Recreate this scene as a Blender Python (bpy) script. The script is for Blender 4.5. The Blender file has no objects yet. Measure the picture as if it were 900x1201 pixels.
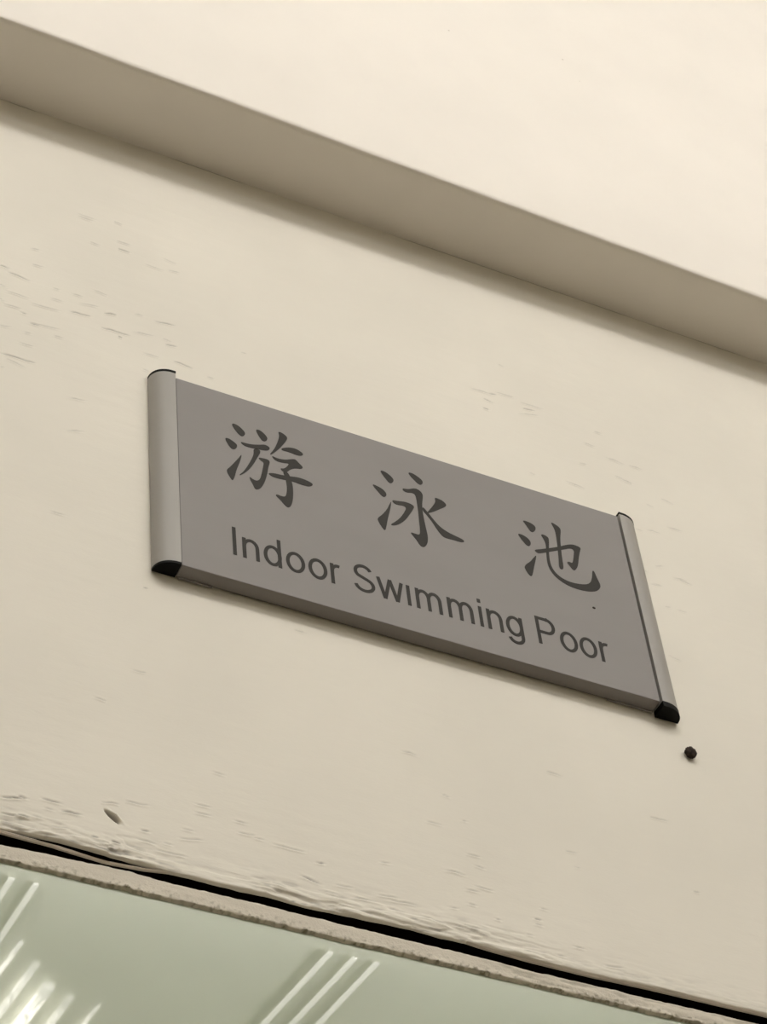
import bpy, bmesh, math, random
import numpy as np
from mathutils import Matrix, Vector

SC = bpy.context.scene
COL = SC.collection

# ------------------------------------------------------------------ camera
# x runs right along the wall, y into the wall (front face of the wall = 0), z up
RW = [[0.899155, -0.429579, -0.083559], [0.272304, 0.698653, -0.661615], [0.342595, 0.572141, 0.745174]]   # rows: image right, image down, view direction
cam_d = bpy.data.cameras.new('camera')
cam = bpy.data.objects.new('camera', cam_d)
COL.objects.link(cam)
r_, d_, f_ = (Vector(v) for v in RW)
M = Matrix.Identity(4)
for i in range(3):
    M[i][0], M[i][1], M[i][2] = r_[i], -d_[i], -f_[i]
M.translation = Vector((-0.4625, -0.75, 1.40))
cam.matrix_world = M
cam_d.sensor_fit = 'VERTICAL'
cam_d.sensor_height = 24.0
cam_d.lens = 24.0 * 2880.5 / 1201
cam_d.clip_start = 0.02
SC.camera = cam

# ------------------------------------------------------------------ world, exposure
w = bpy.data.worlds.new('World')
SC.world = w
w.use_nodes = True
w.node_tree.nodes['Background'].inputs[0].default_value = (1.0, 0.96, 0.9, 1)
w.node_tree.nodes['Background'].inputs[1].default_value = 0.18
SC.view_settings.view_transform = 'Standard'
SC.view_settings.look = 'None'
SC.view_settings.gamma = 1
SC.view_settings.use_curve_mapping = False
SC.view_settings.exposure = 0.0
MAIN = 4.7           # opal batten added on the right
FILL = 6.4          # opal batten added on the left
FRONT = 11.6         # opal battens added parallel to the beam
STRIP = 0.92        # glow of the ceiling strips added for streaks in the glass
TUBE = 3.0           # tubes added to give the bright glints in the glass


# ------------------------------------------------------------------ helpers
def lin(r, g, b):
    f = lambda c: (c / 255 / 12.92) if c / 255 <= 0.04045 else ((c / 255 + 0.055) / 1.055) ** 2.4
    return (f(r), f(g), f(b), 1)


def mat(name, col, rough=0.6, spec=0.3, metal=0.0):
    m = bpy.data.materials.new(name)
    m.use_nodes = True
    b = m.node_tree.nodes['Principled BSDF']
    b.inputs['Base Color'].default_value = col
    b.inputs['Roughness'].default_value = rough
    b.inputs['Specular IOR Level'].default_value = spec
    b.inputs['Metallic'].default_value = metal
    return m


def node(m, t, **kw):
    n = m.node_tree.nodes.new(t)
    for k, v in kw.items():
        setattr(n, k, v)
    return n


def mottle(m, col, amount, scale, stretch=(1, 1, 1), bump=0.0, bscale=400, bdist=0.0003, bstretch=(1, 1, 1)):
    """low contrast colour noise plus fine bump, in object space"""
    nt = m.node_tree
    b = nt.nodes['Principled BSDF']
    tc = node(m, 'ShaderNodeTexCoord')
    mp = node(m, 'ShaderNodeMapping')
    mp.inputs['Scale'].default_value = stretch
    nt.links.new(tc.outputs['Object'], mp.inputs['Vector'])
    nz = node(m, 'ShaderNodeTexNoise')
    nz.inputs['Scale'].default_value = scale
    nz.inputs['Detail'].default_value = 4
    nt.links.new(mp.outputs[0], nz.inputs['Vector'])
    rp = node(m, 'ShaderNodeValToRGB')
    rp.color_ramp.elements[0].position = 0.3
    rp.color_ramp.elements[1].position = 0.7
    rp.color_ramp.elements[0].color = tuple(c * (1 - amount) for c in col[:3]) + (1,)
    rp.color_ramp.elements[1].color = tuple(min(1, c * (1 + amount)) for c in col[:3]) + (1,)
    nt.links.new(nz.outputs['Fac'], rp.inputs['Fac'])
    nt.links.new(rp.outputs['Color'], b.inputs['Base Color'])
    if bump:
        mp2 = node(m, 'ShaderNodeMapping')
        mp2.inputs['Scale'].default_value = bstretch
        nt.links.new(tc.outputs['Object'], mp2.inputs['Vector'])
        n2 = node(m, 'ShaderNodeTexNoise')
        n2.inputs['Scale'].default_value = bscale
        n2.inputs['Detail'].default_value = 3
        nt.links.new(mp2.outputs[0], n2.inputs['Vector'])
        bp = node(m, 'ShaderNodeBump')
        bp.inputs['Strength'].default_value = bump
        bp.inputs['Distance'].default_value = bdist
        nt.links.new(n2.outputs['Fac'], bp.inputs['Height'])
        nt.links.new(bp.outputs[0], b.inputs['Normal'])
    return rp


def emit(name, col, strength):
    m = bpy.data.materials.new(name)
    m.use_nodes = True
    b = m.node_tree.nodes['Principled BSDF']
    b.inputs['Base Color'].default_value = (0.8, 0.8, 0.78, 1)
    b.inputs['Emission Color'].default_value = col
    b.inputs['Emission Strength'].default_value = strength
    return m


def link(name, me, parent=None, loc=None):
    o = bpy.data.objects.new(name, me)
    COL.objects.link(o)
    if parent:
        o.parent = parent
    if loc:
        o.location = loc
    return o


def obj(name, verts, faces, m, parent=None, smooth=False):
    me = bpy.data.meshes.new(name)
    me.from_pydata([tuple(v) for v in verts], [], faces)
    me.materials.append(m)
    if smooth:
        for p in me.polygons:
            p.use_smooth = True
    me.update()
    return link(name, me, parent)


def from_bm(name, bm, m, parent=None, smooth=False):
    me = bpy.data.meshes.new(name)
    bmesh.ops.recalc_face_normals(bm, faces=bm.faces)
    bm.to_mesh(me)
    bm.free()
    me.materials.append(m)
    if smooth:
        for p in me.polygons:
            p.use_smooth = True
    return link(name, me, parent)


def bm_box(bm, x0, x1, y0, y1, z0, z1, bevel=0.0):
    r = bmesh.ops.create_cube(bm, size=1)
    for v in r['verts']:
        v.co = Vector(((x0 + x1) / 2 + v.co.x * (x1 - x0), (y0 + y1) / 2 + v.co.y * (y1 - y0), (z0 + z1) / 2 + v.co.z * (z1 - z0)))
    if bevel:
        ed = list({e for v in r['verts'] for e in v.link_edges})
        bmesh.ops.bevel(bm, geom=ed, offset=bevel, segments=2, affect='EDGES', profile=0.5)


def box(name, x0, x1, y0, y1, z0, z1, m, parent=None, bevel=0.0):
    bm = bmesh.new()
    bm_box(bm, x0, x1, y0, y1, z0, z1, bevel)
    return from_bm(name, bm, m, parent)


def tag(o, label=None, cat=None, kind=None, group=None):
    if label: o['label'] = label
    if cat: o['category'] = cat
    if kind: o['kind'] = kind
    if group: o['group'] = group
    return o


def empty(name, loc=(0, 0, 0)):
    o = bpy.data.objects.new(name, None)
    o.empty_display_size = 0.05
    COL.objects.link(o)
    o.location = loc
    return o


rng = np.random.default_rng(7)


def vnoise(x, z, sx, sz, seed, octaves=3):
    """smooth value noise on arrays, feature size sx, sz in metres"""
    out = np.zeros(np.broadcast(x, z).shape)
    amp, tot = 1.0, 0.0
    for o in range(octaves):
        g = np.random.default_rng(seed + o).uniform(-1, 1, (128, 128))
        u, v = x / sx * 2 ** o + 1000, z / sz * 2 ** o + 1000
        iu, iv = np.floor(u).astype(int), np.floor(v).astype(int)
        fu, fv = u - iu, v - iv
        fu, fv = fu * fu * (3 - 2 * fu), fv * fv * (3 - 2 * fv)
        iu, iv = iu % 128, iv % 128
        ju, jv = (iu + 1) % 128, (iv + 1) % 128
        out = out + amp * ((g[iu, iv] * (1 - fu) + g[ju, iv] * fu) * (1 - fv) + (g[iu, jv] * (1 - fu) + g[ju, jv] * fu) * fv)
        tot += amp
        amp *= 0.5
    return out / tot


def smooth(a, b, x):
    t = np.clip((x - a) / (b - a), 0, 1)
    return t * t * (3 - 2 * t)


def grid_mesh(name, V, nr, nc, m, parent=None, wear_shade=None, shade_smooth=True):
    """rows x cols vertex grid -> mesh, optional per point wear attribute"""
    me = bpy.data.meshes.new(name)
    me.vertices.add(nr * nc)
    me.vertices.foreach_set('co', np.ascontiguousarray(V, dtype=np.float32).ravel())
    a = (np.arange(nr - 1)[:, None] * nc + np.arange(nc - 1)[None, :])
    q = np.stack([a, a + 1, a + nc + 1, a + nc], -1).reshape(-1, 4)
    n = len(q)
    me.loops.add(n * 4)
    me.loops.foreach_set('vertex_index', q.ravel().astype(np.int32))
    me.polygons.add(n)
    me.polygons.foreach_set('loop_start', (np.arange(n) * 4).astype(np.int32))
    me.polygons.foreach_set('use_smooth', np.full(n, shade_smooth))
    me.update(calc_edges=True)
    me.materials.append(m)
    if wear_shade is not None:
        at = me.attributes.new('wear_shade', 'FLOAT', 'POINT')
        at.data.foreach_set('value', wear_shade.astype(np.float32).ravel())
    return link(name, me, parent)


# ------------------------------------------------------------------ materials
PAINT = (0.742, 0.700, 0.612, 1)
M_wall = mat('old_cream_paint', PAINT, 0.55, 0.3)
rp = mottle(M_wall, PAINT, 0.035, 10, bump=0.25, bscale=900, bdist=0.0002, bstretch=(0.35, 1, 1))
nt = M_wall.node_tree
at = node(M_wall, 'ShaderNodeAttribute', attribute_name='wear_shade')
mx = node(M_wall, 'ShaderNodeMix', data_type='RGBA')
nt.links.new(at.outputs['Fac'], mx.inputs['Factor'])
nt.links.new(rp.outputs['Color'], mx.inputs['A'])
mx.inputs['B'].default_value = (0.022, 0.015, 0.009, 1)
nt.links.new(mx.outputs['Result'], nt.nodes['Principled BSDF'].inputs['Base Color'])

M_plain = mat('cream_wall_paint', (0.74, 0.70, 0.60, 1), 0.7, 0.2)
mottle(M_plain, (0.74, 0.70, 0.60, 1), 0.02, 6)
M_beam = mat('cream_beam_paint', (0.84, 0.79, 0.72, 1), 0.65, 0.25)
rpb = mottle(M_beam, (0.84, 0.79, 0.72, 1), 0.02, 14, bump=0.15, bscale=500, bdist=0.0002)
M_floor = mat('beige_floor_tile', (0.46, 0.41, 0.33, 1), 0.4, 0.4)
mottle(M_floor, (0.46, 0.41, 0.33, 1), 0.06, 5)
M_ceil = mat('white_ceiling_sheet', (0.80, 0.80, 0.74, 1), 0.45, 0.4)
M_dark = mat('dark_brown_wood', (0.012, 0.006, 0.003, 1), 0.9, 0.1)
mottle(M_dark, (0.012, 0.006, 0.003, 1), 0.3, 60, (0.2, 1, 1))
M_ply = mat('weathered_wood_edge', (0.62, 0.56, 0.48, 1), 0.8, 0.2)
mottle(M_ply, (0.62, 0.56, 0.48, 1), 0.12, 120, (0.15, 1, 1), bump=0.5, bscale=700, bdist=0.0003, bstretch=(0.3, 1, 1))
M_bead = mat('greyish_bead_paint', (0.66, 0.61, 0.52, 1), 0.7, 0.2)
rp2 = mottle(M_bead, (0.66, 0.61, 0.52, 1), 0.05, 150, (0.3, 1, 1), bump=0.6, bscale=1200, bdist=0.0003)
nt = M_bead.node_tree
at = node(M_bead, 'ShaderNodeAttribute', attribute_name='wear_shade')
mx = node(M_bead, 'ShaderNodeMix', data_type='RGBA')
nt.links.new(at.outputs['Fac'], mx.inputs['Factor'])
nt.links.new(rp2.outputs['Color'], mx.inputs['A'])
mx.inputs['B'].default_value = (0.17, 0.15, 0.09, 1)
nt.links.new(mx.outputs['Result'], nt.nodes['Principled BSDF'].inputs['Base Color'])

M_glass = mat('pale_green_frosted_glass', (0.385, 0.435, 0.325, 1), 0.012, 0.5)
gb = M_glass.node_tree.nodes['Principled BSDF']
gb.inputs['IOR'].default_value = 2.9
gb.inputs['Transmission Weight'].default_value = 0.0
mottle(M_glass, (0.385, 0.435, 0.325, 1), 0.03, 12)

PLATE = (0.236, 0.217, 0.209, 1)
M_plate = mat('satin_grey_aluminium', PLATE, 0.5, 0.35)
mottle(M_plate, PLATE, 0.03, 30, (0.4, 1, 1), bump=0.12, bscale=700, bdist=0.0001, bstretch=(0.3, 1, 1))
RAIL = (0.325, 0.308, 0.282, 1)
M_rail = mat('satin_rail_aluminium', RAIL, 0.42, 0.45)
mottle(M_rail, RAIL, 0.02, 60, (1, 1, 0.1), bump=0.05, bscale=900, bdist=0.0001, bstretch=(1, 1, 0.05))
M_black = mat('black_plastic', (0.004, 0.004, 0.0035, 1), 0.55, 0.1)
M_ink = mat('dark_grey_ink', (0.030, 0.027, 0.023, 1), 0.6, 0.2)
M_rust = mat('dark_rusty_steel', (0.022, 0.013, 0.008, 1), 0.8, 0.3)
mottle(M_rust, (0.025, 0.015, 0.009, 1), 0.5, 500, bump=0.6, bscale=900, bdist=0.0005)
M_lamp = emit('added_left_opal', (1.0, 0.97, 0.95, 1), FILL)
M_front = emit('added_front_opal', (1.0, 0.97, 0.95, 1), FRONT)
M_back = emit('added_second_opal', (1.0, 0.97, 0.95, 1), FRONT * 0.27)
M_batten = emit('added_right_opal', (1.0, 0.97, 0.95, 1), MAIN)
M_tube = emit('soft_glint_tube', (1.0, 0.96, 0.84, 1), TUBE)
M_tube2 = emit('dimmer_glint_tube', (1.0, 0.96, 0.84, 1), TUBE * 0.6)
for m, s in ((M_tube, TUBE), (M_tube2, TUBE * 0.6)):
    # sparkle and soft end fade of the mirrored glints, put into the glow
    nt = m.node_tree
    tc = node(m, 'ShaderNodeTexCoord')
    sp = node(m, 'ShaderNodeSeparateXYZ')
    nt.links.new(tc.outputs['Object'], sp.inputs[0])
    mr = node(m, 'ShaderNodeMapRange')
    mr.interpolation_type = 'SMOOTHSTEP'
    mr.inputs['From Min'].default_value = 0.0
    mr.inputs['From Max'].default_value = -0.05
    mr.inputs['To Min'].default_value = 0.2
    mr.inputs['To Max'].default_value = 1.0
    nt.links.new(sp.outputs['Y'], mr.inputs['Value'])
    mp = node(m, 'ShaderNodeMapping')
    mp.inputs['Scale'].default_value = (1.0, 0.35, 1.0)
    nt.links.new(tc.outputs['Object'], mp.inputs['Vector'])
    nz = node(m, 'ShaderNodeTexNoise')
    nz.inputs['Scale'].default_value = 260
    nz.inputs['Detail'].default_value = 2
    nt.links.new(mp.outputs[0], nz.inputs['Vector'])
    m2 = node(m, 'ShaderNodeMapRange')
    m2.inputs['From Min'].default_value = 0.35
    m2.inputs['From Max'].default_value = 0.65
    m2.inputs['To Min'].default_value = 0.45 * s
    m2.inputs['To Max'].default_value = 1.4 * s
    nt.links.new(nz.outputs['Fac'], m2.inputs['Value'])
    mu = node(m, 'ShaderNodeMath', operation='MULTIPLY')
    nt.links.new(mr.outputs[0], mu.inputs[0])
    nt.links.new(m2.outputs[0], mu.inputs[1])
    nt.links.new(mu.outputs[0], nt.nodes['Principled BSDF'].inputs['Emission Strength'])
M_strip = emit('streak_glow', (1.0, 0.98, 0.90, 1), STRIP)
M_shade = mat('painted_shade_grey', (0.34, 0.33, 0.28, 1), 0.5, 0.3)
M_pan = mat('white_added_housing', (0.78, 0.78, 0.72, 1), 0.4, 0.4)

# ------------------------------------------------------------------ room shell
H = 3.40
X0, X1, YB = -3.2, 3.4, -5.4
f = obj('floor', [(X0, YB, 0), (X1, YB, 0), (X1, 0.3, 0), (X0, 0.3, 0)], [(0, 1, 2, 3)], M_floor)
tag(f, 'beige tiled floor of the corridor under the sign', 'floor', 'structure')
for nm, v, lab in (
        ('wall_left', [(X0, YB, 0), (X0, 0, 0), (X0, 0, H), (X0, YB, H)], 'cream side wall left of the doorway'),
        ('wall_right', [(X1, YB, 0), (X1, 0, 0), (X1, 0, H), (X1, YB, H)], 'cream side wall right of the doorway'),
        ('wall_back', [(X0, YB, 0), (X1, YB, 0), (X1, YB, H), (X0, YB, H)], 'cream wall facing the sign across the corridor')):
    tag(obj(nm, v, [(0, 1, 2, 3)], M_plain), lab, 'wall', 'structure')

# plain white ceiling
c = obj('ceiling', [(X0, YB, H), (X1, YB, H), (X1, 0.3, H), (X0, 0.3, H)], [(0, 3, 2, 1)], M_ceil)
tag(c, 'plain white ceiling above the corridor, mirrored in the glass', 'ceiling', 'structure')
TANR = 0.09
# ------------------------------------------------------------------ luminaires added for light and reflections
for (lx, m, side) in ((1.95, M_batten, 'right'), (-0.55, M_lamp, 'left')):
    t = tag(empty('added_light', (lx, -2.95, H)), 'added unseen opal batten light hung from the ceiling on the %s of the doorway' % side, 'lamp')
    box('added_housing', -0.05, 0.05, -1.92, 1.92, -0.085, 0.0, M_pan, t, 0.003)
    box('added_diffuser', -0.06, 0.06, -1.90, 1.90, -0.205, -0.0855, m, t, 0.02)

for (ly, word, m) in ((-1.19, 'nearest the beam', M_front), (-2.15, 'second from the beam', M_back)):
    t = tag(empty('added_light', (-0.1, ly, H)), 'added unseen opal batten light hung parallel to the beam, %s' % word, 'lamp')
    box('added_housing', -1.42, 1.42, -0.03, 0.03, -0.055, 0.0, M_pan, t, 0.003)
    box('added_diffuser', -1.40, 1.40, -0.035, 0.035, -0.185, -0.0555, m, t, 0.012)

# glowing lines added for the streaks in the glass, all ending on one line
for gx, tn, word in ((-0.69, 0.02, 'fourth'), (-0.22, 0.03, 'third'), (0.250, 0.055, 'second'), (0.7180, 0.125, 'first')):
    t = tag(empty('added_light', (gx, -1.49, H)), 'three glowing lines added on the ceiling for streaks in the glass, %s from the right' % word, 'lamp')
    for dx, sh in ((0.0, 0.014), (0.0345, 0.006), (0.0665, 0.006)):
        for nm, xa_, xb_, zz, mm in (('shade_band', -0.0045 - sh, 0.0055, -0.003, M_shade), ('glow_strip', -0.0025, 0.0045, -0.006, M_strip)):  # flat grey band beside each strip is painted recess shade
            vs = [(dx + px + tn * yy, yy, pz) for yy in (0.0, -3.4) for px, pz in ((xa_, -0.0001 if nm == 'shade_band' else -0.0031), (xa_, zz), (xb_, zz), (xb_, -0.0001 if nm == 'shade_band' else -0.0031))]
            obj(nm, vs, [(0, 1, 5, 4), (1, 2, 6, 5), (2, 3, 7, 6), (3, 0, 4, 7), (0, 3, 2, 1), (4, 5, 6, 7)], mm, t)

t = empty('added_light', (0.41, -1.66, H))
tag(t, 'tubes added on the ceiling for the bright glints at the lower left of the glass', 'lamp')
box('added_housing', -0.085, 0.085, -0.72, -0.13, -0.004, 0.0, M_ceil, t, 0.001)
for (tx, wd, y0, m) in ((-0.072, 0.007, 0.060, M_tube2), (-0.040, 0.010, 0.028, M_tube2), (-0.011, 0.017, -0.005, M_tube), (0.025, 0.010, -0.022, M_tube2), (0.066, 0.006, -0.030, M_tube2)):
    bm = bmesh.new()
    r = bmesh.ops.create_cone(bm, cap_ends=True, segments=14, radius1=wd / 2, radius2=wd / 2, depth=0.62)
    bmesh.ops.rotate(bm, verts=bm.verts, cent=(0, 0, 0), matrix=Matrix.Rotation(math.pi / 2, 3, 'X'))
    for v in bm.verts:
        v.co.y -= 0.31
        v.co.x += TANR * v.co.y
    o = from_bm('glint_tube', bm, m, t, True)
    o.location = (tx, y0, -0.004 - wd / 2)

# ------------------------------------------------------------------ wall above the doorway: painted board with its cracks
CR = [[-1883,25592,-1781,25586,0],[-1669,25633,-1617,25627,0],[-1809,25357,-1754,25351,0],[-1652,25452,-1567,25451,0],[-1644,25382,-1576,25377,1],[-2151,25113,-2102,25120,0],[-1482,25317,-1371,25313,0],[-1368,25432,-1291,25417,0],[-1344,25335,-1275,25338,0],[-2322,24870,-2273,24864,1],[-2272,24833,-2151,24811,1],[-2139,24968,-2082,24977,0],[-2316,24701,-2276,24683,0],[-2283,24661,-2147,24654,0],[-2312,24576,-2295,24559,0],[-2295,24540,-2192,24541,0],[-2191,24516,-2164,24510,1],[-2139,24618,-1979,24630,0],[-2029,24719,-1964,24721,0],[-2014,24817,-1982,24815,0],[-1908,24819,-1851,24822,0],[-1786,24915,-1707,24908,0],[-1923,24658,-1801,24668,1],[-1867,24755,-1761,24777,0],[-1728,24738,-1654,24754,1],[-1546,24821,-1505,24823,0],[-1430,24814,-1312,24833,1],[-2150,24445,-1976,24469,0],[-2134,24440,-2095,24443,1],[-2304,24345,-2249,24359,0],[-1744,24603,-1581,24607,1],[-1646,24570,-1622,24567,1],[-1564,24651,-1440,24676,0],[-2007,24399,-1959,24403,0],[-2192,24253,-2122,24251,0],[-2171,24353,-2132,24355,0],[-2296,24119,-2103,24116,1],[-2264,24086,-2155,24055,0],[-2292,24007,-2269,24008,0],[-1390,24680,-1332,24670,0],[-1374,24632,-1304,24646,1],[-1500,24496,-1410,24500,0],[-1327,24509,-1212,24494,1],[-1502,24352,-1469,24348,0],[-1121,24462,-1100,24458,0],[-915,24782,-880,24783,0],[-1921,23918,-1828,23937,0],[-1933,23649,-1842,23683,0],[559,25151,720,25159,0],[683,25163,731,25169,1],[734,25192,859,25201,0],[645,25090,700,25078,1],[637,24996,655,24994,1],[892,25171,1046,25175,0],[904,25118,982,25132,1],[866,25053,1006,25098,0],[792,25486,820,25477,0],[874,24523,895,24514,0],[1293,24973,1359,24965,0],[1229,24759,1278,24767,0],[1425,24900,1559,24888,0],[1580,24897,1677,24894,0],[1465,24745,1577,24723,0],[1531,24734,1577,24723,1],[1101,24552,1229,24531,0],[1385,25119,1435,25123,0],[1645,24572,1691,24561,0],[1760,24670,1844,24649,0],[1520,24310,1576,24308,0],[1600,24332,1696,24339,0],[1758,24414,1856,24421,0],[1509,23953,1536,23947,0],[1558,23866,1613,23864,0],[1708,23971,1764,23969,0],[1708,23971,1802,23972,0],[1744,23961,1835,23949,0],[1536,23852,1611,23858,0],[1597,24023,1656,24040,0],[1597,23691,1634,23693,0],[1681,23693,1745,23695,0],[1499,23949,1536,23946,0],[-2191,21094,-2097,21112,1],[-2104,21129,-2084,21116,1],[-2002,21142,-1918,21142,1],[-1988,21093,-1956,21094,0],[-1917,21101,-1827,21106,1],[-2189,21010,-2113,21006,0],[-2113,21022,-2062,21014,1],[-2044,21035,-2006,21031,0],[-1736,21208,-1650,21218,0],[-1624,21246,-1517,21254,0],[-1552,21104,-1519,21100,1],[-1954,21002,-1922,21000,0],[-1781,20995,-1748,20993,1],[-1690,20993,-1645,20992,1],[-1703,20962,-1677,20960,0],[-1572,21049,-1487,21039,0],[-1440,21064,-1407,21058,0],[-1487,21010,-1342,21012,0],[-1286,21333,-1218,21338,0],[-1358,21170,-1304,21170,0],[-1288,21283,-1219,21290,0],[-1096,21291,-1041,21294,0],[-1373,21108,-1265,21129,0],[-1085,21227,-1002,21236,0],[-2049,20970,-1998,20962,0],[-1997,20946,-1947,20945,0],[-1935,21004,-1884,21004,0],[-1003,21222,-968,21221,0],[-921,21210,-761,21211,0],[-114,21592,-32,21592,0],[81,21657,110,21653,0],[-381,21265,-338,21269,0],[-694,21167,-681,21166,1],[-49,21314,61,21312,0],[85,21447,153,21450,0],[123,21389,166,21380,0],[50,21224,117,21229,0],[106,21260,195,21256,0],[-45,21094,-9,21094,0],[55,21142,91,21138,0],[-791,21067,-696,21042,1],[-940,20984,-865,20973,0],[-624,21066,-540,21065,0],[-545,21007,-417,21023,0],[-414,21063,-314,21072,0],[-359,21046,-229,21059,0],[-363,21001,-286,20995,0],[-214,21005,-52,20972,0],[9,21006,96,21001,0],[-36,20993,14,20982,0],[-658,20991,-574,20990,0],[-684,21008,-601,21007,0],[195,21089,205,21081,0],[1176,22008,1284,22013,0],[637,21627,709,21639,0],[678,21545,709,21543,0],[407,21151,423,21150,1],[449,21226,464,21222,0],[399,21120,436,21117,0],[336,21043,373,21044,0],[589,21039,641,21036,0],[742,20967,835,20980,0],[487,20962,532,20966,0],[1343,21575,1384,21580,0],[-1518,22656,-1496,22641,1],[-2,21791,33,21780,0],[-727,22653,-668,22645,0],[-1584,22073,-1512,22070,0],[-1764,21830,-1710,21827,0],[-206,22012,-115,22008,0],[1539,23286,1621,23263,0],[605,22132,701,22134,0],[-1997,23005,-1931,23007,0],[-1881,25567,-1799,25562,0],[-1196,21558,-1146,21553,0]]
ZB, ZT = 2.0927, 2.650
xs = np.concatenate([np.arange(-0.33, -0.1751, 0.0015), np.arange(-0.1745, -0.1619, 0.0004), np.arange(-0.1615, 0.4301, 0.0015)])   # finer around the hole
nr = 1180
tt = np.linspace(0, 1, nr)
EDGE = [(-0.33, 2.0925), (-0.2186, 2.0929), (-0.1952, 2.0936), (-0.1713, 2.0927), (-0.1535, 2.0914), (-0.1421, 2.0912), (-0.1099, 2.0907), (-0.0937, 2.0912),
        (-0.0774, 2.0903), (-0.0525, 2.0912), (-0.0272, 2.0922), (-0.0102, 2.0913), (0.0071, 2.0919), (0.0339, 2.0906), (0.0677, 2.0906), (0.096, 2.0914), (0.1145, 2.0917), (0.1504, 2.0914), (0.43, 2.0916)]
edge = np.interp(xs, *zip(*EDGE)) + 0.0003 * vnoise(xs, xs * 0, 0.006, 1, 12)
Xg = np.broadcast_to(xs[None, :], (nr, len(xs))).copy()
Zg = edge[None, :] + (ZT - edge[None, :]) * tt[:, None]
Hh = 0.00035 * vnoise(Xg, Zg, 0.12, 0.05, 21) + 0.00010 * vnoise(Xg, Zg, 0.03, 0.008, 31)
Wr = np.zeros_like(Hh)
# layered, flaking paint next to the lower edge
de = Zg - edge[None, :]
zone = np.exp(-(de / 0.010) ** 2)
band = 0.25 + 0.75 * ((1 - smooth(-0.16, -0.13, Xg)) + smooth(-0.115, -0.095, Xg) * (1 - smooth(0.03, 0.06, Xg)))
n1 = vnoise(Xg, Zg, 0.012, 0.0028, 41)
n2 = vnoise(Xg, Zg, 0.022, 0.0045, 51, 2)
Hh += zone * band * (0.0008 * (smooth(-0.05, 0.05, n2) - 0.5) + 0.0007 * n1)
Wr += zone * band * 0.5 * smooth(0.25, 0.6, -n1)
n6 = vnoise(Xg, Zg, 0.006, 0.0016, 151, 2)
zone2 = np.exp(-(de / 0.0065) ** 2) * band
Hh += 0.0006 * zone2 * (smooth(0.0, 0.12, n6) - 0.5)
Wr += zone2 * 0.45 * smooth(0.38, 0.62, -n6)
# rounded paint nose on the very edge
Hh -= 0.0004 * np.exp(-de / 0.0005)
dzm = (ZT - ZB) / (nr - 1)
wig = vnoise(Xg[:1], Xg[:1] * 0, 0.004, 1, 61)[0]
for (a0, b0, a1, b1, dk) in CR:
    px, pz, qx, qz = a0 * 1e-4, b0 * 1e-4, a1 * 1e-4, b1 * 1e-4
    if px > qx:
        px, pz, qx, qz = qx, qz, px, pz
    if qx - px < 0.0022:
        px -= 0.0008
        qx += 0.0008
    L = qx - px
    i0, i1 = np.searchsorted(xs, px - 0.001), np.searchsorted(xs, qx + 0.001) + 1
    zl, zh = min(pz, qz) - 0.006, max(pz, qz) + 0.006
    j0 = max(0, int((zl - ZB) / dzm) - 4)
    j1 = min(nr, int((zh - ZB) / dzm) + 4)
    if i1 <= i0 or j1 <= j0:
        continue
    x_, z_ = Xg[j0:j1, i0:i1], Zg[j0:j1, i0:i1]
    u = (x_ - px) / L
    zc = pz + (qz - pz) * u + 0.0005 * wig[None, i0:i1]
    win = np.clip(1 - (2 * u - 1) ** 2, 0, 1) ** 0.6 * (0.75 + 0.35 * wig[None, i0:i1])
    wd = 0.00042 if dk else 0.00036
    v = (z_ - zc) / wd
    core = np.exp(-v * v) * win
    lip = np.exp(-((v + 2.2) / 1.3) ** 2) * win
    lip2 = np.exp(-((v - 2.6) / 1.6) ** 2) * win
    Hh[j0:j1, i0:i1] += -(0.0007 if dk else 0.0004) * core + 0.0005 * lip + 0.00015 * lip2
    Wr[j0:j1, i0:i1] = np.maximum(Wr[j0:j1, i0:i1], (0.75 if dk else 0.40) * core)
# deep little hole near the lower left corner, a lifted flake beside it
u = ((Xg + 0.1685) * 0.75 - (Zg - 2.1138) * 0.66) / 0.0036
v = ((Xg + 0.1685) * 0.66 + (Zg - 2.1138) * 0.75) / 0.00085
g = np.exp(-(u * u + v * v) ** 2)
Hh -= 0.009 * g
Wr = np.maximum(Wr, np.minimum(1, g * 1.8))  # shade inside the hole painted in as dark colour
g2 = np.exp(-((u - 0.3) / 1.0) ** 2 - ((v - 1.9) / 0.7) ** 2)
Hh += 0.0016 * g2
# crack along the joint with the beam
jn = smooth(0.0, 0.4, vnoise(Xg, Zg * 0, 0.05, 1, 71))
Wr = np.maximum(Wr, 0.5 * jn * np.exp(-((ZT - Zg) / 0.0007) ** 2))
V = np.stack([Xg, -Hh, Zg], -1)
# the board turns back under its lower edge (its underside, then its rear face)
low = V[0].copy()
und = np.stack([low[:, 0], np.full(len(xs), 0.0020), low[:, 2] - 0.0002], -1)
V = np.concatenate([und[None], V], 0)
Wr = np.concatenate([np.full((1, len(xs)), 0.06), Wr], 0)
wall = grid_mesh('wall_front', V, nr + 1, len(xs), M_wall, None, Wr)
tag(wall, 'cracked cream painted board wall above the doorway, carrying the grey sign', 'wall', 'structure')
xa, xb = float(xs[0]), float(xs[-1])
bm = bmesh.new()
bm_box(bm, X0, xa, 0.0, 0.012, ZB, ZT)
bm_box(bm, xb, X1, 0.0, 0.012, ZB, ZT)
from_bm('board_side', bm, M_plain, wall)
bm = bmesh.new()
bm_box(bm, X0, -0.95, 0.0, 0.10, 0, ZB)
bm_box(bm, 1.15, X1, 0.0, 0.10, 0, ZB)
from_bm('wall_pier', bm, M_plain, wall)
box('wall_core', X0, X1, 0.030, 0.10, ZB - 0.012, ZT + 0.7, M_dark, wall)
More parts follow.
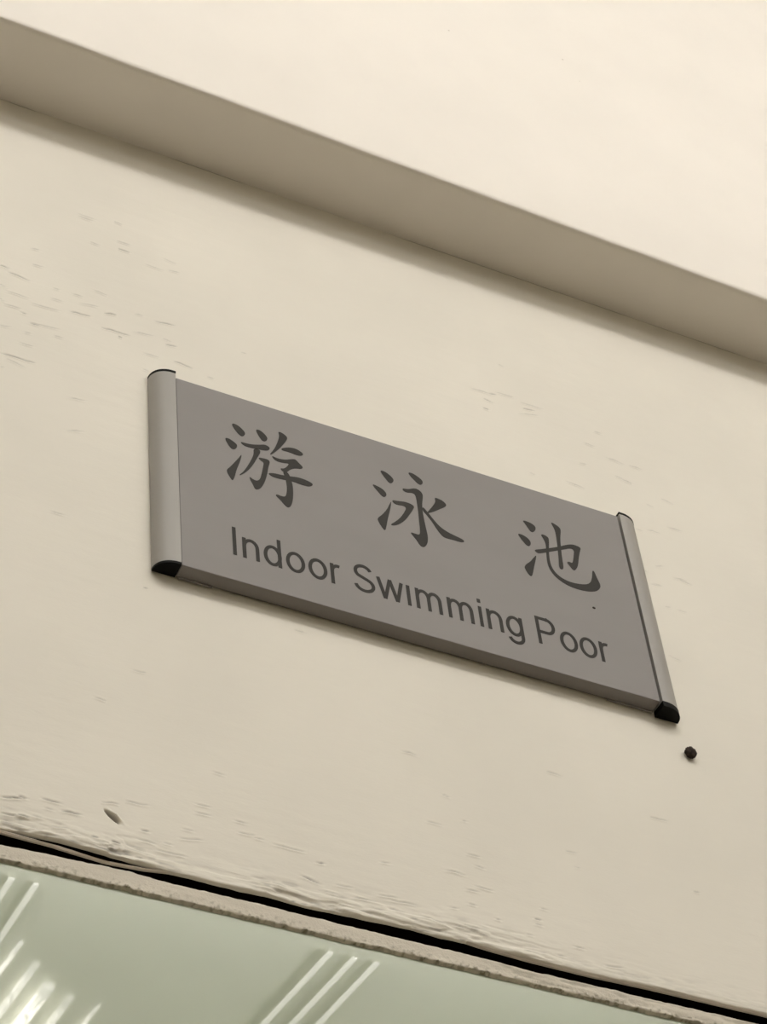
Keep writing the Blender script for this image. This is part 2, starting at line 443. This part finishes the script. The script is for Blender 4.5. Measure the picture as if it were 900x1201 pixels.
# thin veneer splinters that hang in the gap
def splinter(x0, x1, zf, yf, th, seed, par):
    n = 90
    vs, fs = [], []
    for i in range(n):
        s = i / (n - 1)
        x = x0 + (x1 - x0) * s
        z, y = zf(s), yf(s)
        j = float(vnoise(np.array([x]), np.array([0.0]), 0.006, 1, seed)[0])
        e = min(1, s / 0.05 + 0.15, (1 - s) / 0.05 + 0.15)
        h = th * e * (1 + 0.35 * j)
        vs += [(x, y, z + h * 0.5), (x, y - 0.0006, z), (x, y, z - h * 0.5), (x, y + 0.0014, z - h * 0.3), (x, y + 0.0014, z + h * 0.4)]
    for i in range(n - 1):
        for k in range(5):
            a, b = i * 5 + k, i * 5 + (k + 1) % 5
            fs.append((a, b, b + 5, a + 5))
    fs += [(4, 3, 2, 1, 0), tuple(range((n - 1) * 5, n * 5))]
    return obj('splinter', vs, fs, M_ply, par)


SPL = [(-0.29, 2.0917), (-0.2181, 2.0917), (-0.1947, 2.0909), (-0.1709, 2.0888), (-0.153, 2.0899), (-0.1416, 2.0917), (-0.128, 2.0922)]
SPR = [(0.002, 2.0917), (0.0076, 2.0912), (0.0345, 2.0899), (0.0683, 2.0897), (0.0965, 2.0905), (0.1511, 2.0909), (0.27, 2.0909)]
splinter(-0.29, -0.128, lambda s: float(np.interp(-0.29 + 0.162 * s, *zip(*SPL))), lambda s: 0.0012, 0.0013, 81, wall)
splinter(0.002, 0.27, lambda s: float(np.interp(0.002 + 0.268 * s, *zip(*SPR))), lambda s: 0.0008, 0.0011, 85, wall)

# beam across the top, slightly out of parallel with the board
n = 240
bx = np.linspace(-1.4, 1.6, n)
by = -(0.0490 - 0.0108 * np.clip(bx, -0.5, 0.6))
jit = 0.0005 * vnoise(bx, bx * 0, 0.03, 1, 91) + 0.0006 * vnoise(bx, bx * 0, 0.25, 1, 95)
rows = []
for (dy, dz) in ((None, 0.0), (0.004, 0.0), (0.0012, 0.0003), (0.0003, 0.0012), (0.0, 0.004), (0.0, 0.1), (0.0, 0.4), (0.0, H - ZT)):
    yy = np.full(n, 0.012) if dy is None else by + dy
    rows.append(np.stack([bx, yy, np.full(n, ZT + dz) + (jit if (dy is not None and dz < 0.005) else 0)], -1))
beam = grid_mesh('trim_1', np.array(rows), len(rows), n, M_beam)
tag(beam, 'bright cream painted beam projecting over the sign, its underside in shade', 'beam', 'structure')
bm = bmesh.new()
bm_box(bm, X0, -1.4, -0.0544, 0.012, ZT, H)
bm_box(bm, 1.6, X1, -0.0425, 0.012, ZT, H)
from_bm('beam_end', bm, M_beam, beam)
for (sx, sz, r) in ((0.056, 2.845, 0.0006), (0.148, 2.868, 0.0006), (0.158, 2.846, 0.0004)):
    bm = bmesh.new()
    bmesh.ops.create_icosphere(bm, subdivisions=1, radius=r)
    for v in bm.verts:
        v.co = Vector((sx + v.co.x * 1.4, -(0.0490 - 0.0108 * sx) + v.co.y * 0.3, sz + v.co.z))
    from_bm('paint_pimple', bm, M_ply, beam)

# ------------------------------------------------------------------ glazed door under the board
win = tag(empty('window_1', (0.1, 0.004, 0.0)), 'pale green glazing under the dark gap, mirroring glowing lines added on the ceiling', 'window', 'structure')
def rel(o):
    o.matrix_parent_inverse = Matrix.Translation((-0.1, -0.004, 0.0))
    return o
rel(box('pane', -0.93, 1.13, 0.0022, 0.010, 0.06, 2.0835, M_glass, win))
rel(box('window_frame', -0.95, -0.90, 0.0, 0.05, 0.0, 2.08, M_bead, win, 0.002))
rel(box('window_frame', 1.10, 1.15, 0.0, 0.05, 0.0, 2.08, M_bead, win, 0.002))
rel(box('window_frame', -0.90, 1.10, 0.0, 0.05, 0.0, 0.07, M_bead, win, 0.002))
BTOP = [(-0.34, 2.084), (-0.2181, 2.0836), (-0.2016, 2.0844), (-0.1846, 2.0849), (-0.1712, 2.0856), (-0.1611, 2.0858), (-0.1409, 2.0845), (-0.1219, 2.0848), (-0.1019, 2.085), (-0.0776, 2.0846), (-0.0446, 2.0844), (-0.0155, 2.0843), (0.0106, 2.0842), (0.0331, 2.0834), (0.0668, 2.0837), (0.0947, 2.0836), (0.1503, 2.084), (0.42, 2.084)]
# head bead: rough painted strip with lumpy sealant along the glass
xs2 = np.arange(-0.34, 0.42, 0.0006)
prof = [(0.014, 2.0842), (0.004, 2.0841), (0.0008, 2.0839), (0.0, 2.0834)]
prof += [(0.0 + 0.0006 * s, 2.0834 - 0.0068 * s) for s in np.linspace(0.12, 1, 9)]
prof += [(0.0006 + 0.0018 * s, 2.0766 - 0.0008 * s) for s in np.linspace(0.15, 1, 8)]
prof = np.array(prof)
m_ = len(prof)
Xb = np.broadcast_to(xs2[None, :], (m_, len(xs2))).copy()
Yb = np.broadcast_to(prof[:, 0:1], Xb.shape).copy()
Zb2 = np.broadcast_to(prof[:, 1:2], Xb.shape).copy()
idx = np.arange(m_)[:, None]
tops = np.exp(-((idx - 2.5) / 1.3) ** 2)
bots = smooth(9.0, 13.0, idx + 0 * Xb)
fr = smooth(0.0, 0.02, Xb)          # the right half is rougher
n1 = vnoise(Xb, Zb2, 0.006, 0.5, 101)
n2 = vnoise(Xb, Zb2, 0.0028, 0.0016, 111)
n3 = vnoise(Xb, Zb2, 0.010, 0.0013, 121)
n4 = vnoise(Xb, Zb2, 0.0022, 0.0012, 131)
Zb2 += (np.interp(Xb[:1], *zip(*BTOP)) - 2.0838) * np.clip((Zb2 - 2.0765) / 0.006, 0, 1)
Zb2 += tops * (0.0003 * n1 + 0.0004 * n2)
Zb2 += bots * (0.0003 * n1 + 0.0005 * n4)
Yb -= bots * 0.0007 * np.maximum(0, n4 + 0.2) * (1 - smooth(m_ - 2.5, m_ - 1, idx + 0 * Xb)) + (0.3 + 0.7 * fr) * 0.0005 * n3 * smooth(2.5, 5, idx + 0 * Xb) * (1 - smooth(m_ - 3, m_ - 1, idx + 0 * Xb))
n5 = vnoise(Xb, Zb2, 0.0013, 0.0010, 141, 2)
lowb = smooth(6.0, 11.0, idx + 0 * Xb)
Yb -= lowb * 0.00035 * n5
Wb = lowb * 0.55 * smooth(0.15, 0.6, n5) + bots * 0.35 * smooth(0.0, 0.5, n4) + 0.35 * fr * smooth(0.15, 0.5, -n3) * smooth(2, 4, idx + 0 * Xb) + tops * 0.25 * smooth(0.0, 0.5, n2) * fr
rel(grid_mesh('head_bead', np.stack([Xb, Yb, Zb2], -1)[::-1], m_, len(xs2), M_bead, win, np.clip(Wb, 0, 0.8)[::-1]))
bm = bmesh.new()
bm_box(bm, -0.95, -0.34, 0.0, 0.014, 2.077, 2.084)
bm_box(bm, 0.4194, 1.15, 0.0, 0.014, 2.077, 2.084)
rel(from_bm('head_strip', bm, M_bead, win))
rel(box('head_rail', -0.95, 1.15, 0.0105, 0.05, 2.0765, 2.084, M_dark, win))

# ------------------------------------------------------------------ the sign
sign = empty('door_sign', (0.0, -0.0005, 2.2778))
tag(sign, 'grey aluminium door sign reading 游泳池 Indoor Swimming Poor on the cream wall', 'sign')
SY = 0.0005
def srel(o):
    o.matrix_parent_inverse = Matrix.Translation((0.0, SY, -2.2778))
    return o
FY = -0.0095
srel(box('face_plate', -0.1357, 0.1336, FY, -0.0012, 2.2778, 2.4237, M_plate, sign, 0.0003))


def rail(side, xin, xout, z0, z1):
    """quarter round extrusion from the plate front down to the wall"""
    n = 18
    prof = [(xin, -0.0008)]
    fy = -0.0100
    for i in range(n + 1):
        a = math.pi / 2 * i / n
        prof.append((xin + (xout - xin) * (0.12 + 0.88 * math.sin(a)) if i else xin, -0.0008 + (fy + 0.0008) * math.cos(a) ** 0.85 if i < n else -0.0008))
    def extr(za, zb, m, name, grow=0.0):
        cx = sum(p[0] for p in prof) / len(prof)
        vs = []
        for z in (za, zb):
            for (x, y) in prof:
                vs.append((x + (x - cx) * grow, y * (1 + grow) if y < -0.001 else y, z))
        k = len(prof)
        fs = [(i, (i + 1) % k, (i + 1) % k + k, i + k) for i in range(k)]
        bm = bmesh.new()
        bv = [bm.verts.new(v) for v in vs]
        for i, q in enumerate(fs):
            bm.faces.new([bv[i] for i in q]).smooth = 1 <= i <= k - 2
        for half in (vs[:k], vs[k:]):
            bm.faces.new([bm.verts.new(v) for v in half])
        bm.edges.ensure_lookup_table()
        for ed in bm.edges:
            if len(ed.link_faces) == 2 and ed.link_faces[0].smooth != ed.link_faces[1].smooth:
                ed.smooth = False
        o = srel(from_bm(name, bm, m, sign))
        return o
    extr(z0, z1, M_rail, 'end_rail')
    return extr


e = rail(-1, -0.1361, -0.1482, 2.2790, 2.4267)
e(2.4268, 2.4284, M_black, 'end_cap', 0.02)
e(2.2774, 2.2789, M_black, 'end_cap', 0.0)
e = rail(1, 0.1350, 0.1484, 2.2782, 2.4258)
e(2.4259, 2.4273, M_black, 'end_cap', 0.02)
e(2.2745, 2.2781, M_black, 'end_cap', 0.03)
for (a, b) in ((-0.1345, -0.1165), (0.1060, 0.1335)):
    srel(box('mounting_strip', a, b, -0.0020, -0.0008, 2.2768, 2.2777, M_plate, sign, 0.0002))
tag(srel(box('backing_strip', -0.134, 0.133, -0.0011, -0.0006, 2.2785, 2.4225, M_black, sign)))


def chaikin(p, it=2):
    p = np.array(p, float)
    for _ in range(it):
        q = np.roll(p, -1, 0)
        p = np.stack([0.75 * p + 0.25 * q, 0.25 * p + 0.75 * q], 1).reshape(-1, 2)
    return p


def slab(bm, poly, y0, y1):
    """thin raised slab in the plane of the plate from an outline (x, z)"""
    top = [bm.verts.new((x, y1, z)) for x, z in poly]
    bot = [bm.verts.new((x, y0, z)) for x, z in poly]
    k = len(poly)
    es = [bm.edges.new((top[i], top[(i + 1) % k])) for i in range(k)]
    bmesh.ops.triangle_fill(bm, edges=es, use_beauty=True)
    for i in range(k):
        bm.faces.new((top[i], top[(i + 1) % k], bot[(i + 1) % k], bot[i]))


INK0, INK1 = FY + 0.00005, FY - 0.00018
GL = [[[[-1047,23995],[-1024,24000],[-994,23982],[-971,23952],[-975,23930],[-990,23912],[-1007,23920],[-1026,23945],[-1040,23971]],[[-1092,23857],[-1068,23862],[-1043,23848],[-1024,23832],[-1023,23814],[-1033,23791],[-1048,23782],[-1064,23792],[-1078,23820]],[[-999,23766],[-1006,23723],[-1021,23668],[-1036,23620],[-1046,23567],[-1060,23526],[-1074,23550],[-1088,23579],[-1091,23602],[-1073,23628],[-1046,23676],[-1018,23727]],[[-908,24008],[-884,24012],[-859,23992],[-843,23968],[-846,23945],[-859,23929],[-875,23928],[-890,23953],[-903,23985]],[[-1006,23864],[-978,23864],[-939,23869],[-895,23886],[-859,23904],[-832,23891],[-839,23866],[-866,23852],[-910,23847],[-949,23840],[-983,23840]],[[-930,23842],[-892,23846],[-891,23822],[-909,23778],[-938,23704],[-971,23642],[-1011,23592],[-1022,23590],[-997,23624],[-969,23685],[-944,23750],[-929,23799]],[[-907,23778],[-878,23785],[-848,23786],[-838,23771],[-851,23723],[-861,23658],[-880,23584],[-904,23532],[-926,23514],[-938,23518],[-947,23550],[-961,23580],[-964,23602],[-944,23587],[-922,23584],[-904,23604],[-891,23658],[-879,23724],[-875,23752],[-892,23760]],[[-777,24047],[-755,24048],[-725,24026],[-727,24003],[-752,23951],[-785,23893],[-828,23834],[-836,23837],[-812,23881],[-792,23934],[-776,23991],[-772,24024]],[[-767,23914],[-721,23942],[-677,23949],[-643,23930],[-638,23916],[-654,23901],[-685,23896],[-719,23903],[-763,23899]],[[-828,23829],[-798,23819],[-750,23826],[-705,23853],[-687,23858],[-667,23833],[-646,23811],[-656,23792],[-692,23784],[-724,23760],[-747,23725],[-769,23724],[-783,23746],[-763,23749],[-745,23769],[-725,23808],[-752,23800],[-787,23794],[-812,23801]],[[-769,23728],[-743,23733],[-727,23703],[-716,23635],[-718,23563],[-726,23500],[-739,23459],[-755,23445],[-772,23457],[-795,23489],[-821,23513],[-815,23525],[-789,23521],[-768,23524],[-758,23546],[-751,23597],[-752,23644],[-758,23690]],[[-858,23674],[-819,23689],[-775,23693],[-731,23702],[-687,23714],[-644,23714],[-601,23702],[-598,23685],[-621,23666],[-665,23663],[-707,23669],[-751,23663],[-795,23657],[-833,23658]]],[[[-181,23987],[-153,23989],[-123,23970],[-103,23945],[-108,23920],[-123,23902],[-138,23907],[-154,23932],[-170,23959]],[[-241,23849],[-212,23845],[-181,23834],[-161,23811],[-160,23787],[-174,23769],[-191,23774],[-207,23798],[-225,23821]],[[-135,23755],[-145,23696],[-159,23641],[-173,23588],[-184,23535],[-195,23493],[-211,23512],[-229,23553],[-234,23577],[-201,23618],[-169,23673],[-148,23725]],[[-8,24044],[21,24048],[52,24032],[77,24011],[77,23986],[63,23968],[46,23973],[25,23995],[5,24018]],[[-58,23891],[-21,23897],[18,23923],[45,23922],[65,23900],[65,23869],[52,23802],[50,23715],[55,23632],[61,23551],[54,23500],[40,23468],[22,23452],[5,23459],[-13,23497],[-33,23525],[-44,23544],[-17,23543],[9,23542],[18,23569],[20,23642],[23,23728],[23,23814],[21,23869],[4,23880],[-29,23867],[-51,23872]],[[-132,23764],[-97,23770],[-51,23783],[-15,23780],[3,23767],[-6,23741],[-29,23695],[-62,23633],[-102,23583],[-140,23556],[-160,23557],[-128,23591],[-92,23639],[-65,23692],[-47,23736],[-64,23748],[-101,23738],[-122,23744]],[[138,23897],[161,23896],[188,23889],[208,23866],[196,23843],[161,23812],[120,23774],[85,23748],[77,23750],[98,23784],[126,23832],[142,23870]],[[54,23790],[85,23748],[112,23704],[144,23662],[186,23637],[230,23625],[274,23615],[286,23599],[262,23587],[217,23587],[171,23583],[149,23592],[123,23636],[97,23692],[70,23733],[50,23758]]],[[[682,23935],[712,23937],[744,23929],[761,23911],[757,23884],[739,23858],[722,23858],[709,23884],[697,23910]],[[634,23807],[661,23809],[692,23796],[709,23773],[708,23748],[696,23728],[678,23729],[662,23754],[647,23778]],[[732,23674],[717,23617],[700,23562],[680,23489],[669,23479],[653,23497],[641,23528],[640,23545],[654,23569],[682,23598],[706,23637]],[[722,23710],[767,23732],[828,23765],[891,23802],[944,23839],[985,23858],[1018,23856],[1036,23847],[1025,23818],[1007,23756],[995,23702],[983,23667],[964,23638],[950,23642],[936,23667],[921,23691],[941,23699],[957,23693],[969,23729],[980,23776],[987,23809],[970,23821],[928,23796],[865,23759],[803,23722],[751,23692],[735,23695]],[[868,23996],[896,23987],[922,23970],[925,23946],[910,23878],[902,23800],[896,23712],[894,23632],[882,23613],[864,23621],[873,23691],[880,23779],[885,23855],[887,23931],[878,23967]],[[784,23862],[810,23865],[832,23853],[832,23822],[818,23742],[811,23667],[814,23613],[831,23572],[864,23542],[913,23528],[970,23533],[1025,23550],[1053,23579],[1071,23628],[1081,23687],[1092,23679],[1100,23634],[1115,23579],[1105,23548],[1081,23520],[1040,23500],[991,23490],[935,23488],[881,23501],[834,23531],[804,23573],[792,23628],[798,23710],[808,23788],[800,23827]]]]
for strokes in GL:
    bm = bmesh.new()
    for j, s in enumerate(strokes):
        slab(bm, chaikin(np.array(s) * 1e-4), INK0, INK1 - 0.00001 * (j % 3))
    srel(from_bm('character', bm, M_ink, sign))

# Latin letters: centre lines in em units (x, y), drawn with a constant pen
EX, EZ, BASE = 0.0210, 0.0286, 2.2963


def arc(cx, cy, rx, ry, a0, a1, n=16):
    return [(cx + rx * math.cos(math.radians(a0 + (a1 - a0) * i / n)), cy + ry * math.sin(math.radians(a0 + (a1 - a0) * i / n))) for i in range(n + 1)]


def hump(x0, x1, w=0.0):
    return [(x0, 0.30)] + arc((x0 + x1) / 2, 0.31, (x1 - x0) / 2, 0.170, 172, 0, 12) + [(x1, 0.0)]


P = 0.088
LET = {
    'I': [[(0.044, 0), (0.044, 0.716)]],
    'n': [[(0.044, 0), (0.044, 0.519)], hump(0.044, 0.381)],
    'm': [[(0.044, 0), (0.044, 0.519)], hump(0.044, 0.350), hump(0.350, 0.657)],
    'i': [[(0.044, 0), (0.044, 0.519)], [(0.044, 0.622), (0.044, 0.716)]],
    'ı': [[(0.044, 0), (0.044, 0.519)]],
    'd': [[(0.416, 0), (0.416, 0.716)], arc(0.235, 0.2595, 0.188, 0.228, 0, 360, 32)],
    'o': [arc(0.245, 0.2595, 0.203, 0.228, 0, 360, 32)],
    'r': [[(0.044, 0), (0.044, 0.519)], [(0.044, 0.29)] + arc(0.20, 0.32, 0.156, 0.160, 165, 72, 10)],
    'S': [arc(0.282, 0.530, 0.205, 0.152, 20, 225, 18) + [(0.30, 0.368)] + arc(0.290, 0.196, 0.235, 0.158, 55, -172, 20)],
    'w': [[(0.04, 0.519), (0.19, 0.0)], [(0.19, 0.0), (0.355, 0.519)], [(0.355, 0.519), (0.52, 0.0)], [(0.52, 0.0), (0.67, 0.519)]],
    'g': [[(0.430, 0.519), (0.430, 0.02)] + arc(0.240, -0.020, 0.190, 0.150, 0, -165, 14), arc(0.238, 0.2595, 0.192, 0.226, 0, 360, 32)],
    'P': [[(0.044, 0), (0.044, 0.716)], [(0.044, 0.680), (0.31, 0.680)] + arc(0.31, 0.504, 0.185, 0.176, 90, -90, 14) + [(0.044, 0.328)]],
}


def pen(bm, pts, ox, y0, y1, close):
    pts = [np.array((ox + a * EX, BASE + b * EZ)) for a, b in pts]
    if close:
        pts = pts[:-1]
    n = len(pts)
    L, Rr = [], []
    hw = 0.5 * P * EX * 1.06
    for i in range(n):
        a = pts[(i - 1) % n] if (close or i) else pts[i]
        b = pts[(i + 1) % n] if (close or i < n - 1) else pts[i]
        d = b - a
        d /= np.linalg.norm(d)
        nn = np.array((-d[1], d[0]))
        k = 1.0
        if (close or 0 < i < n - 1):
            d1 = pts[i] - a
            d1 /= np.linalg.norm(d1)
            k = min(1.6, 1 / max(0.5, abs(d1 @ d)))
        L.append(pts[i] + nn * hw * k)
        Rr.append(pts[i] - nn * hw * k)
    mk = lambda lst, y: [bm.verts.new((p[0], y, p[1])) for p in lst]
    lt, rt, lb, rb = mk(L, y1), mk(Rr, y1), mk(L, y0), mk(Rr, y0)
    for i in range(n if close else n - 1):
        j = (i + 1) % n
        bm.faces.new((lt[i], lt[j], rt[j], rt[i]))
        bm.faces.new((lt[i], lb[i], lb[j], lt[j]))
        bm.faces.new((rt[i], rt[j], rb[j], rb[i]))
    if not close:
        bm.faces.new((lt[0], rt[0], rb[0], lb[0]))
        bm.faces.new((lt[-1], lb[-1], rb[-1], rt[-1]))


TEXT = [('I', -107.9), ('n', -102.6), ('d', -91.2), ('o', -78.9), ('o', -66.6), ('r', -54.3), ('S', -41.6), ('w', -28.2), ('ı', -11.4), ('m', -6.3),
        ('m', 12.0), ('i', 30.2), ('n', 34.9), ('g', 45.9), ('P', 64.4), ('o', 78.0), ('o', 89.7), ('r', 102.0)]
for ch, x in TEXT:
    bm = bmesh.new()
    for j, st in enumerate(LET[ch]):
        cl = len(st) > 20 and abs(st[0][0] - st[-1][0]) < 1e-6 and abs(st[0][1] - st[-1][1]) < 1e-6
        pen(bm, st, x * 1e-3, INK0, INK1 - 0.00001 * j, cl)
    srel(from_bm('letter', bm, M_ink, sign))
bm = bmesh.new()
bmesh.ops.create_icosphere(bm, subdivisions=1, radius=0.0011)
for v in bm.verts:
    v.co = Vector((0.1039 + v.co.x * 1.1, FY + v.co.y * 0.15, 2.3374 + v.co.z * 0.9))
srel(from_bm('dirt_speck', bm, M_rust, sign))

# ------------------------------------------------------------------ nail in the wall
nail = empty('nail', (0.1514, -0.0005, 2.2536))
tag(nail, 'dark rusty nail head sticking out of the wall below the sign corner', 'nail')
bm = bmesh.new()
bmesh.ops.create_icosphere(bm, subdivisions=3, radius=0.0034)
for v in bm.verts:
    k = 1 + 0.10 * math.sin(v.co.x * 1900 + 1) * math.cos(v.co.z * 2100) + 0.05 * math.sin(v.co.y * 3300)
    v.co = Vector((v.co.x * k, v.co.y * 0.62 * k - 0.0018, v.co.z * k * 1.08))
from_bm('nail_head', bm, M_rust, nail, True)
bm = bmesh.new()
bmesh.ops.create_cone(bm, cap_ends=True, segments=12, radius1=0.0016, radius2=0.0012, depth=0.006)
bmesh.ops.rotate(bm, verts=bm.verts, cent=(0, 0, 0), matrix=Matrix.Rotation(math.pi / 2, 3, 'X'))
for v in bm.verts:
    v.co.y += 0.0015
from_bm('nail_shank', bm, M_rust, nail, True)
